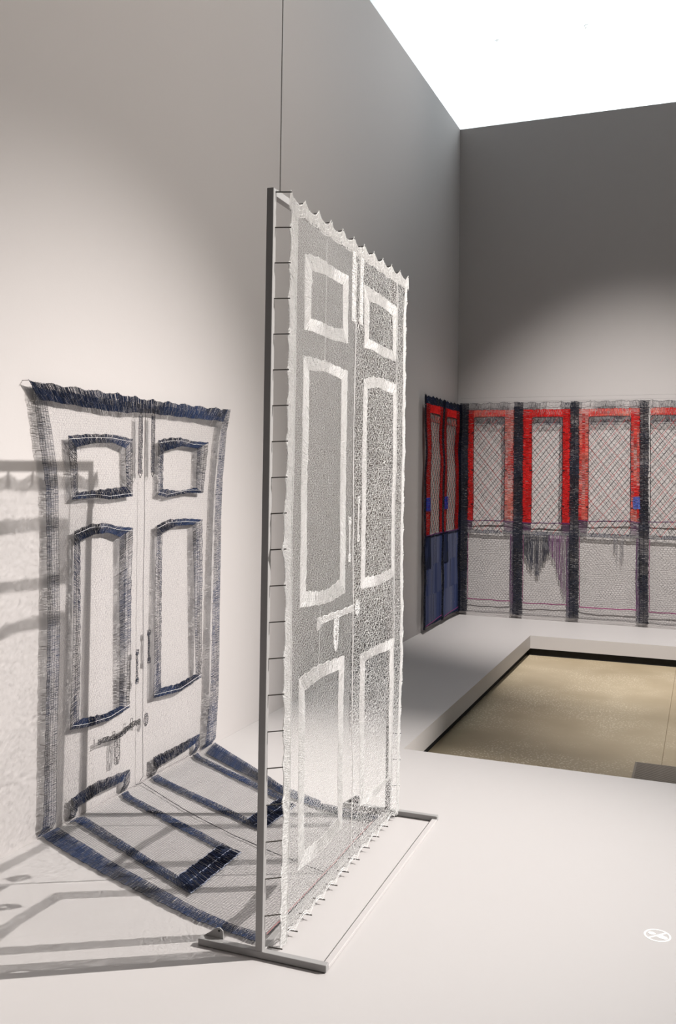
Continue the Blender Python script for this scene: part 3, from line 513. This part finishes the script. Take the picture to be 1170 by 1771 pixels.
for i, pn in enumerate(D['b_panels']):
    T = Threads()
    corner_loop(T, fw_, pn, [blotch(.9, .25, i), blotch(.58, .3, i+1), blotch(.9, .25, i+2), blotch(.58, .3, i+3)],
                [navy_col(i, .3), navy_col(i+1, -.1), navy_col(i+2, .3), navy_col(i+3, -.1)], .0015, longr=.0008, lcol=tuple(CHAR*.7), longs=(0, .28, .55, 1), wob=.0011)
    # pale seam running through the band, a little in from the outer edge
    to = np.array(pn['to']); bo = np.array(pn['bo'])
    cord(T, lambda a, b: fw_(a, b)+np.array([.003, 0, 0]), to*[1, 1]-[0, .014], .0011, (.55, .54, .56)); cord(T, lambda a, b: fw_(a, b)+np.array([.003, 0, 0]), bo+[0, .014], .0011, (.55, .54, .56))
    T.build('panel_moulding', nv)
for i, pn in enumerate(D['b_low']):
    T = Threads(); to, ti = pn['to'], pn['ti']
    kw = dict(pitch=.0016, longr=.0008, lcol=tuple(CHAR*.7), longs=(0, .25, .5, .75, 1), wob=.0012)
    band(T, fw_, to, ti, blotch(.8, .3, i+1), navy_col(i, .2), **kw)
    band(T, fw_, [to[0], (to[0][0], .012)], [ti[0], (ti[0][0], .012)], blotch(.5, .3, i+2), navy_col(i+2, 0), **kw)
    band(T, fw_, [ti[-1], (ti[-1][0], .012)], [to[-1], (to[-1][0], .012)], blotch(.5, .3, i+3), navy_col(i+3, 0), **kw)
    le = [tuple(a) for a in pn['le']]; ri = [tuple(a) for a in pn['ri']]
    yl0, yr0 = to[0][0], to[-1][0]
    leA = [(.02, yl0), le[0] if le[0][0] > .03 else (.06, yl0-.03), le[1]]; leB = [(.02, yl0+.055), (leA[1][0], leA[1][1]+.06), (le[1][0]-.03, le[1][1]+.062)]
    riB = [(.02, yr0), (.06, yr0-.04), ri[1]]; riA = [(.02, yr0-.05), (.06, yr0-.09), (ri[1][0], ri[1][1]-.05)]
    band(T, ff_, leA, leB, blotch(.7, .25, i), navy_col(i, .2), **kw); band(T, ff_, riA, riB, blotch(.7, .25, i+2), navy_col(i+1, .2), **kw)
    e = pn['end']
    band(T, ff_, [e[0], e[3]], [e[1], e[2]], lambda s, t: np.where(((s*1000) % 62) < 8, .35, 1.0), navy_col(i, -.1, hi=NAVY*.8, lo=NAVYD*.6), pitch=.0018, longr=.002, lcol=(.3, .32, .4), longs=(0, .52, 1), wob=.002, rmul=1.1)
    T.build('lower_panel_moulding', nv)
def fw2(y, z): return fw_(y, z)+np.array([.003, 0, 0])
for r_ in D['b_rods']:
    T = Threads()
    for dx in (-.014, -.005, .004, .013): cord(T, fw2, [(r_[0][0]+dx, r_[0][1]), (r_[1][0]+dx, r_[1][1])], .0014, tuple(NAVYD))
    A, B = offs(r_, .028); band(T, fw2, A, B, .45, navy_col(2, -.2), pitch=.003, longs=(0, 1), longr=.0012, lcol=tuple(CHAR*.5))
    for (ez, sg) in ((r_[0][1], 1), (r_[1][1], -1)):
        x = (r_[0] if sg == 1 else r_[1])[0]; T.path(fw2(np.array([x-.014, x, x+.014]), np.array([ez, ez+sg*.022, ez])), .0014, tuple(CHAR*.5))
    T.build('bolt_rod', nv)
for r_ in D['b_bolts']:
    T = Threads(); A, B = offs(r_, .012); band(T, fw2, A, B, .7, navy_col(1, -.2), pitch=.0025, longs=(0, 1), longr=.0011, lcol=tuple(CHAR*.5))
    for e in r_: A, B = offs([(e[0], e[1]-.012), (e[0], e[1]+.012)], .024); band(T, fw2, A, B, .8, navy_col(1, -.2), pitch=.0025, longs=(0, 1), longr=.0011, lcol=tuple(CHAR*.5))
    T.build('small_bolt', nv)
T = Threads(); A, B = offs(D['b_latch'], .020); band(T, fw2, A, B, .5, navy_col(1, -.3), pitch=.003, longs=(0, .5, 1), longr=.0012, lcol=tuple(CHAR*.5))
for yy in (3.40, 3.725): T.path(fw2(np.array([yy, yy]), np.array([.300, .322])), .0014, tuple(CHAR*.5))
for yy, zz in ((3.547, .302), (3.685, .327)): T.path(fw2(np.array([yy-.008, yy-.008, yy+.008, yy+.008, yy-.008]), np.array([zz-.018, zz+.018, zz+.018, zz-.018, zz-.018])), .0013, tuple(CHAR*.5))
T.build('latch', nv)
T = Threads(); yc = 3.572; zz = np.linspace(.295, .165, 30); tt = np.linspace(0, 1, 30); hw = .022*(1-np.clip((tt-.8)/.2, 0, 1)**2*.6); sl_ = np.where((tt > .4) & (tt < .75), .007, .0)
band(T, fw2, np.stack([yc-hw, zz], 1), np.stack([yc-sl_, zz], 1), .4, navy_col(2, -.5), pitch=.0035, longs=(0, 1), longr=.0011, lcol=tuple(CHAR*.5))
band(T, fw2, np.stack([yc+sl_, zz], 1), np.stack([yc+hw, zz], 1), .4, navy_col(2, -.5), pitch=.0035, longs=(0, 1), longr=.0011, lcol=tuple(CHAR*.5))
T.build('latch_hasp', nv)
T = Threads(); tt = np.linspace(0, 1, 24); zz = .343-tt*.062; hw = .018*np.sin(np.pi*np.clip(tt*.9+.1, 0, 1))**.6
band(T, fw2, np.stack([3.803-hw, zz], 1), np.stack([3.803+hw, zz], 1), .5, navy_col(1, -.4), pitch=.003, longs=(0, .5, 1), longr=.0012, lcol=tuple(CHAR*.5)); T.build('keyhole_plate', nv)
T = Threads(); cord(T, fw2, D['b_seam'], .0013, tuple(CHAR*.8)); cord(T, ff_, [(.008, 3.765)]+[tuple(a) for a in D['bf_seam']]+[(1.2, 3.24)], .0016, tuple(CHAR*.8)); T.build('centre_seam', nv)
T = Threads(); cord(T, ff_, D['bf_end'], .0022, tuple(CHAR)); cord(T, ff_, [(D['bf_end'][0][0]-.006, D['bf_end'][0][1]), (D['bf_end'][1][0]-.006, D['bf_end'][1][1])], .0018, (.4, .2, .2)); T.build('hem_cord', nv)
nl = None
def nail(x0_, y, z, par, org, ln_):
    global nl
    nl2 = MB().tube((0, 0, 0), (ln_, 0, 0), .0013, 6).build('nail', M_NAIL, par); nl2.location = (x0_-org[0], y-org[1], z-org[2])
for i in range(12): y = 2.925+.1482*i; nail(0, y, float(interp(D['b_top'], y))-.003, nv, (0, 3.7, 0), .036)
for z in np.arange(.18, 1.8, .20): nail(0, float(lft(z))+.003, z, nv, (0, 3.7, 0), .034); nail(0, float(rgt(z))-.003, z, nv, (0, 3.7, 0), .046)

# ------------------------------------------------------------------ red framed window hangings around the far corner
sc_ = empty('red_window_hanging', (0, L_, 0)); tag(sc_, 'long knitted hanging of red framed lattice windows around the far corner', 'textile artwork')
def fbk(x, z):
    x = np.asarray(x, float); z = np.asarray(z, float); return np.stack([x, -.055+.012*sn(x, z, 0, 1.2)+.004*sn(x, z, 1, 5), z], -1)
def flw(y, z):
    y = np.asarray(y, float); z = np.asarray(z, float); return np.stack([.05+.012*sn(y, z, 2, 1.2), y-L_, z], -1)
def front(f, d=.004):
    return (lambda a, b: f(a, b)+np.array([0, -d, 0])) if f is fbk else (lambda a, b: f(a, b)+np.array([d, 0, 0]))
RED = np.array([.54, .018, .018]); REDD = np.array([.42, .012, .012]); PINK = np.array([.62, .16, .12]); BLK = np.array([.016, .018, .026]); INK = np.array([.03, .033, .05]); PURP = np.array([.13, .04, .13]); MAR = np.array([.22, .03, .12]); GR = np.array([.20, .19, .19])
def mixc(a, b, seed, sc=3, bias=0.): return lambda s, t: blend(np.array(a), np.array(b), .5+bias+.8*sn(s, s*0+t, seed, sc)+rng.normal(0, .15, len(s)))*rng.uniform(.8, 1.2, (len(s), 1))
def blocks(lo, hi, seed):
    def f(s, t):
        k = sn(np.floor(s/.045)*.045*1.0, s*0+seed, seed, 6); k2 = sn(np.floor(s/.11)*.11, s*0+seed+2.2, seed+1, 4); return np.clip((lo+hi)/2+(hi-lo)*.6*(k+k2)+rng.normal(0, .08, len(s)), .12, 1.1)
    return f
def rect_v(T, f, x0_, x1_, z0_, z1_, cov, col, **kw):      # strip running vertically, cross yarns horizontal
    n_ = 24; zz = np.linspace(z1_, z0_, n_); w1 = .005*sn(zz, zz*0+x0_, 1, 3); w2 = .005*sn(zz, zz*0+x1_, 2, 3)
    band(T, f, np.stack([x0_+w1, zz], 1), np.stack([x1_+w2, zz], 1), cov, col, **kw)
def rect_h(T, f, x0_, x1_, z0_, z1_, cov, col, **kw):      # strip running sideways, cross yarns vertical
    n_ = 24; xx = np.linspace(x0_, x1_, n_); w1 = .005*sn(xx, xx*0+z1_, 1, 3); w2 = .004*sn(xx, xx*0+z0_, 2, 3)
    band(T, f, np.stack([xx, z1_+w1], 1), np.stack([xx, z0_+w2], 1), cov, col, **kw)
PT = dict(pitch=.003, longr=.0016, wob=.003)
XE = 2.64
T = Threads()
gcol2 = lambda u, v: np.tile(GR*.75, (len(u), 1))*rng.uniform(.7, 1.3, (len(u), 1))
gcol = lambda u, v: np.tile(GR, (len(u), 1))*rng.uniform(.7, 1.3, (len(u), 1))
net(T, fbk, .05, XE, .045, 2.30, .032, .020, .0012, gcol2, jit=.15, mask=lambda u, v: (v < .90) | (u < -1), rnd=.01)
net(T, fbk, .05, XE, .90, 2.30, .040, .030, .0006, gcol, jit=.2)
T.build('back_net', sc_)['kind'] = 'stuff'
T = Threads()
net(T, flw, 8.40, L_-.05, .045, 2.28, .040, .022, .0009, gcol, jit=.2); 
for c_, d_ in ((8.60, 8.965), (9.215, 9.565)): net(T, flw, c_, d_, .93, 2.08, .020, .012, .0016, lambda u, v: np.tile(np.array([[.62, .55, .52]]), (len(u), 1)), jit=.2)
T.build('side_net', sc_)['kind'] = 'stuff'
def top_strip(f, a, b, z0_, z1_, cov, col, nm='top_border', npk=14):
    T = Threads(); xx = np.linspace(a, b, 400); pk = (lambda t: 4*t*(1-t))(((xx-a)/((b-a)/npk)) % 1)
    band(T, f, np.stack([xx, z1_-.016*pk+.006*sn(xx, xx*0, 3, 2)], 1), np.stack([xx, z0_+.004*sn(xx, xx*0, 2, 3)], 1), cov, col, lcol=tuple(BLK), longs=(0, 1), **PT); return T.build(nm, sc_)
top_strip(fbk, .05, XE, 2.212, 2.298, blocks(.15, .75, 2), mixc(INK, GR, 1), npk=17)
cols_cov = [blocks(.8, 1.05, 1), blocks(.75, 1.05, 3), blocks(.45, 1.05, 4), blocks(.45, 1.0, 5), blocks(.5, 1., 2)]
cx_ = [(.045, .135), (.632, .728), (1.216, 1.306), (1.908, 1.992), (2.545, 2.64)]
for (a, b), cv in zip(cx_, cols_cov):
    T = Threads(); rect_v(T, front(fbk, .006), a, b, .045, 2.29, cv, mixc(BLK, INK, 2), lcol=tuple(BLK), longs=(0, .5, 1), pitch=.004, longr=.0022, wob=.004, rmul=1.05); T.build('dark_column', sc_)
FR = D['frames']; OP = D['open']
fcov = [  # left, right, top, bottom-left colours
    dict(l=(blotch(1.0, .2, 1), mixc(RED, REDD, 1)), r=(blotch(.50, .2, 2), mixc(PINK, RED, 2, 3, -.1)), t=(blotch(.8, .2, 3), mixc(RED, PINK, 4))),
    dict(l=(1.05, mixc(RED, REDD, 3)), r=(1.05, mixc(RED, REDD, 4)), t=(.95, mixc(RED, REDD, 2))),
    dict(l=(blotch(.70, .4, 2, 3), mixc(PINK, RED, 5)), r=(blotch(.70, .4, 3, 3), mixc(PINK, RED, 1, 3, .2)), t=(blotch(.75, .3, 4, 4), mixc(RED, PINK, 3))),
    dict(l=None, r=(blotch(.6, .3, 3), mixc(PINK, RED, 1)), t=(blotch(.7, .3, 1, 4), mixc(RED, PINK, 2)))]
spec = [(.132, .634, .195, .535, 1.022, 2.140), (.726, 1.220, .822, 1.141, 1.015, 2.134), (1.306, 1.910, 1.404, 1.821, 1.055, 2.135), (1.992, 2.547, 2.010, 2.463, 1.065, 2.141)]
for i, ((a, b, c, d, z0_, z1_), fc) in enumerate(zip(spec, fcov)):
    T = Threads(); f = front(fbk, .003); kw = dict(lcol=tuple(REDD), longs=(0, 1), pitch=.004, longr=.0014, wob=.002, rmul=1.05)
    if fc['l']: rect_v(T, f, a, c, z0_, 2.212, *fc['l'], **kw)
    rect_v(T, f, d, b, z0_, 2.212, *fc['r'], **kw); rect_h(T, f, c, d, z1_, 2.212, *fc['t'], **kw); T.build('red_frame', sc_)
    # dark cord round the opening, rounded top corners, with small ticks
    T = Threads(); r_ = .035
    arc = [(c, z0_)]+[(c+r_-r_*math.cos(q), z1_-r_+r_*math.sin(q)) for q in np.linspace(0, math.pi/2, 6)]+[(d-r_+r_*math.sin(q), z1_-r_+r_*math.cos(q)) for q in np.linspace(0, math.pi/2, 6)]+[(d, z0_), (c, z0_)]
    arc = resample(arc, 200); arc = arc+np.stack([.004*sn(arc[:, 1], arc[:, 0]*0, 1, 5), .003*sn(arc[:, 0], arc[:, 1]*0, 2, 5)], 1)
    f6 = front(fbk, .008); T.path(f6(arc[:, 0], arc[:, 1]), .0026, tuple(BLK))
    for zt_ in (1.97, 1.57, 1.20):
        for xx, sg in ((c, -1), (d, 1)): T.path(f6(np.array([xx, xx+sg*.022]), np.array([zt_, zt_])), .005, tuple(BLK))
    T.build('window_cord', sc_)
    T = Threads(); rect_h(T, front(fbk, .002), c, d, z1_-.085, z1_, blotch(.38, .15, i, 5), mixc(INK*2, GR, 2), lcol=tuple(BLK), longs=(1,), pitch=.004, longr=.0014, wob=.003)  # loose grey knitted strip inside the top of the opening
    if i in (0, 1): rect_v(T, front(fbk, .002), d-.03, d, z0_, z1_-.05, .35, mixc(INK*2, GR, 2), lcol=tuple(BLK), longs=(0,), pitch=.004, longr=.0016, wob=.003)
    T.build('inner_band', sc_)
    # lattice of straight cords, black one way and red the other
    T = Threads(); zb = .905; x_lo, x_hi = c, d
    for fam, (slope, sp, colr, off) in enumerate(((-1.22, .105, BLK, .0), (1.22, .118, BLK*1.5, .02), (1.22, .118, RED*.8, .075), (-1.22, .21, RED*.8, .043))):
        if i == 1 and fam == 3: continue
        for k in range(-30, 40):
            zc = 1.0+off+k*sp*1.22
            seg = []
            for t in np.linspace(0, 1, 14):
                xx = x_lo+(x_hi-x_lo)*t; zz = zc+slope*(xx-x_lo)+.006*math.sin(xx*13+k*1.7+fam); seg.append((xx, zz))
            seg = [q for q in seg if zb < q[1] < z1_-.01]
            if len(seg) > 1: q = np.array(seg); g_ = front(fbk, .006+.003*fam); T.path(g_(q[:, 0], q[:, 1]), .0022 if fam in (0, 1) else .0018, tuple(colr))
    T.build('lattice', sc_)
    # purple sill cord, dark sill line below the window and the lower panel cord
    T = Threads(); fz = front(fbk, .007); xx = np.linspace(a, b, 80)
    for dz in (0, .006): T.path(fz(xx, z0_+dz+.008*sn(xx, xx*0, 3, 3)), .0028, tuple(PURP))
    T.build('sill_cord', sc_)
    T = Threads(); rect_h(T, front(fbk, .004), a, b, .893, .925, .75, mixc(INK*2, GR, 2), lcol=tuple(CHAR), longs=(0, 1), pitch=.004, longr=.002, wob=.002)
    for x_, x2_ in ((a, c-.01), (d, b)): rect_v(T, front(fbk, .003), x_, x2_, .92, z0_-.005, .45, mixc(INK*2, PURP, 2), pitch=.004, longs=(0, 1), longr=.0016, lcol=tuple(INK), wob=.003)
    T.build('sill_band', sc_)
    T = Threads(); la_, lb_ = a+.012, b-.03; zb_ = .178-.012*i*.5
    rect_v(T, front(fbk, .003), lb_, b+.002, .05, .90, .55, mixc(INK*2, PURP, 2, 3, -.2), pitch=.004, longs=(0, 1), longr=.0016, lcol=tuple(INK), wob=.003)
    zz = np.linspace(.89, zb_, 60); xx = np.linspace(la_, lb_, 80)
    T.path(fz(la_+.005*sn(zz, zz*0, i, 4), zz), .0026, tuple(MAR)); T.path(fz(lb_+.005*sn(zz, zz*0, i+1, 4), zz), .0026, tuple(PURP))
    for dz in (0, .006): T.path(fz(xx, zb_+dz+.008*sn(xx, xx*0, i+2, 3)), .0030, tuple(MAR if i != 2 else MAR*1.4))
    T.build('lower_panel_cord', sc_)
def drips(name, x0_, x1_, zfun, cov, col, f=fbk):
    T = Threads(); xx = np.arange(x0_, x1_, .0042); m_ = rng.random(len(xx)) < cov
    xx = xx[m_]; lo = zfun(xx)+rng.uniform(-.02, .03, len(xx)); hi = np.full(len(xx), .895); g_ = front(f, .005); K_ = 8
    for k in range(K_):
        a_ = hi+(lo-hi)*k/K_; b_ = hi+(lo-hi)*(k+1)/K_; keep = rng.random(len(xx)) < .93
        w_ = .002*sn(xx, a_, 1, 3); w2 = .002*sn(xx, b_, 1, 3); T.add(g_(xx+w_, a_)[keep], g_(xx+w2, b_)[keep], .0017, col(xx, .5)[keep] if callable(col) else col)
    T.build(name, sc_)['kind'] = 'stuff'
drips('dark_fringe', .738, 1.015, lambda x: np.interp(x, [.73, .76, .80, .85, .90, .95, 1.015], [.72, .66, .55, .50, .44, .60, .72]), .85, mixc(INK, GR*.6, 2))
drips('purple_fringe', 1.0, 1.196, lambda x: np.interp(x, [1.0, 1.08, 1.14, 1.2], [.76, .58, .30, .22]), .55, mixc(PURP, GR, 2))
drips('grey_fringe', 1.66, 1.77, lambda x: np.interp(x, [1.66, 1.70, 1.74, 1.77], [.80, .64, .62, .80]), .55, mixc(GR, INK*3, 2))
T = Threads(); rect_v(T, front(fbk, .008), 1.845, 1.907, 1.193, 1.311, .85, mixc((.16, .25, .62), (.08, .12, .4), 2), pitch=.004, longs=(0, .5, 1), longr=.0016, lcol=(.05, .08, .3)); tag(T.build('blue_patch', sc_), 'small blue knitted patch')
T = Threads(); xx = np.linspace(.05, XE, 300)
for dz in (0, .008, .014): T.path(front(fbk)(xx, .045+dz+.008*sn(xx, xx*0, 3, 2)), .0024, tuple(GR*.9))
T.build('hem_cord', sc_)
T = Threads()
for z_ in (2.305, 2.345): cord(T, fbk, [(.05, z_), (XE, z_+.004)], .0008, tuple(GR), step=.1, wob=.0005)
T.build('hanging_line', sc_)
# the part round the corner on the left wall
top_strip(flw, 8.42, L_-.07, 2.190, 2.276, 1.05, mixc(BLK, NAVYD, 1), npk=10)
lw3 = front(flw, .004)
for i, (a, b, c, d) in enumerate(((8.455, 9.055, 8.60, 8.965), (9.135, 9.70, 9.215, 9.565))):
    T = Threads(); kw = dict(pitch=.004, longs=(0, 1), longr=.0016, lcol=tuple(REDD), wob=.002, rmul=1.05)
    rect_v(T, lw3, a, c, .925, 2.19, 1.05, mixc(RED, REDD, 1), **kw); rect_v(T, lw3, d, b, .925, 2.19, 1.05, mixc(RED, REDD, 3), **kw); rect_h(T, lw3, c, d, 2.11, 2.19, 1.05, mixc(RED, REDD, 2), **kw); T.build('red_frame', sc_)
    T = Threads(); rect_h(T, lw3, c, d, 2.03, 2.11, .4, mixc(PINK, GR, 1), pitch=.004, longs=(0, 1), longr=.002, lcol=tuple(REDD)); T.build('inner_band', sc_)
    T = Threads(); pr = [(c, .925), (c, 2.09), (c+.03, 2.11), (d-.03, 2.11), (d, 2.09), (d, .925)]; cord(T, front(flw, .008), pr, .0028, tuple(BLK)); T.build('window_cord', sc_)
    T = Threads()
    for fam, (slope, off, cl) in enumerate(((1.22, 0, BLK), (-1.22, .03, BLK), (-1.22, .06, RED))):
        for k in range(-30, 40):
            tt = np.linspace(c, d, 16); zz = 1.0+off+k*.11+slope*(tt-c); m_ = (zz > .93) & (zz < 2.1)
            if m_.sum() > 1: T.path(front(flw, .006+.003*fam)(tt[m_], zz[m_]), .0017, tuple(cl))
    T.build('lattice', sc_)
    T = Threads(); kw = dict(pitch=.004, longs=(0, 1), longr=.0016, lcol=tuple(NAVYD), wob=.003, rmul=1.05)
    rect_h(T, lw3, a, b, .06, .925, blotch(.72, .2, 1), mixc((.085, .092, .145), NAVYD*2.2, 2), **kw); T.build('navy_panel', sc_)
    T = Threads(); rect_h(T, front(flw, .009), a+.02, a+.17, .62, .925, .95, mixc(BLK, NAVYD, 2), **kw); T.build('dark_fringe', sc_)
    T = Threads(); rect_v(T, front(flw, .010), a, a+.13, 1.162, 1.285, 1, mixc((.03, .05, .4), (.05, .08, .5), 2), pitch=.004, longs=(0, 1), longr=.002, lcol=(.03, .05, .3)); tag(T.build('blue_patch', sc_), 'small blue knitted patch')
    T = Threads(); xx = np.linspace(a, b, 60)
    for dz in (0, .006): T.path(front(flw, .012)(xx, .925+dz+.006*sn(xx, xx*0, 1, 3)), .003, tuple(PURP))
    T.build('sill_cord', sc_)
    T = Threads(); cord(T, front(flw, .012), [(a, .07), (b, .10)], .003, tuple(MAR)); T.build('hem_cord', sc_)
for a, b in ((8.405, 8.46), (9.06, 9.13), (9.70, L_-.05)):
    T = Threads(); rect_v(T, front(flw, .006), a, b, .045, 2.27, 1.05, mixc(BLK, NAVYD, 2), pitch=.004, longs=(0, 1), longr=.0022, lcol=tuple(BLK), wob=.004); T.build('dark_column', sc_)
for i in range(18):
    x = .06+i*(XE-.07)/17; n_ = MB().tube((0, 0, 0), (0, -.06, 0), .0018, 6).build('nail', M_NAIL, sc_); n_.location = (x, 0, 2.29)
for i in range(10):
    y = 8.43+i*(L_-.1-8.43)/9; n_ = MB().tube((0, 0, 0), (.055, 0, 0), .0018, 6).build('nail', M_NAIL, sc_); n_.location = (0, y-L_, 2.268)
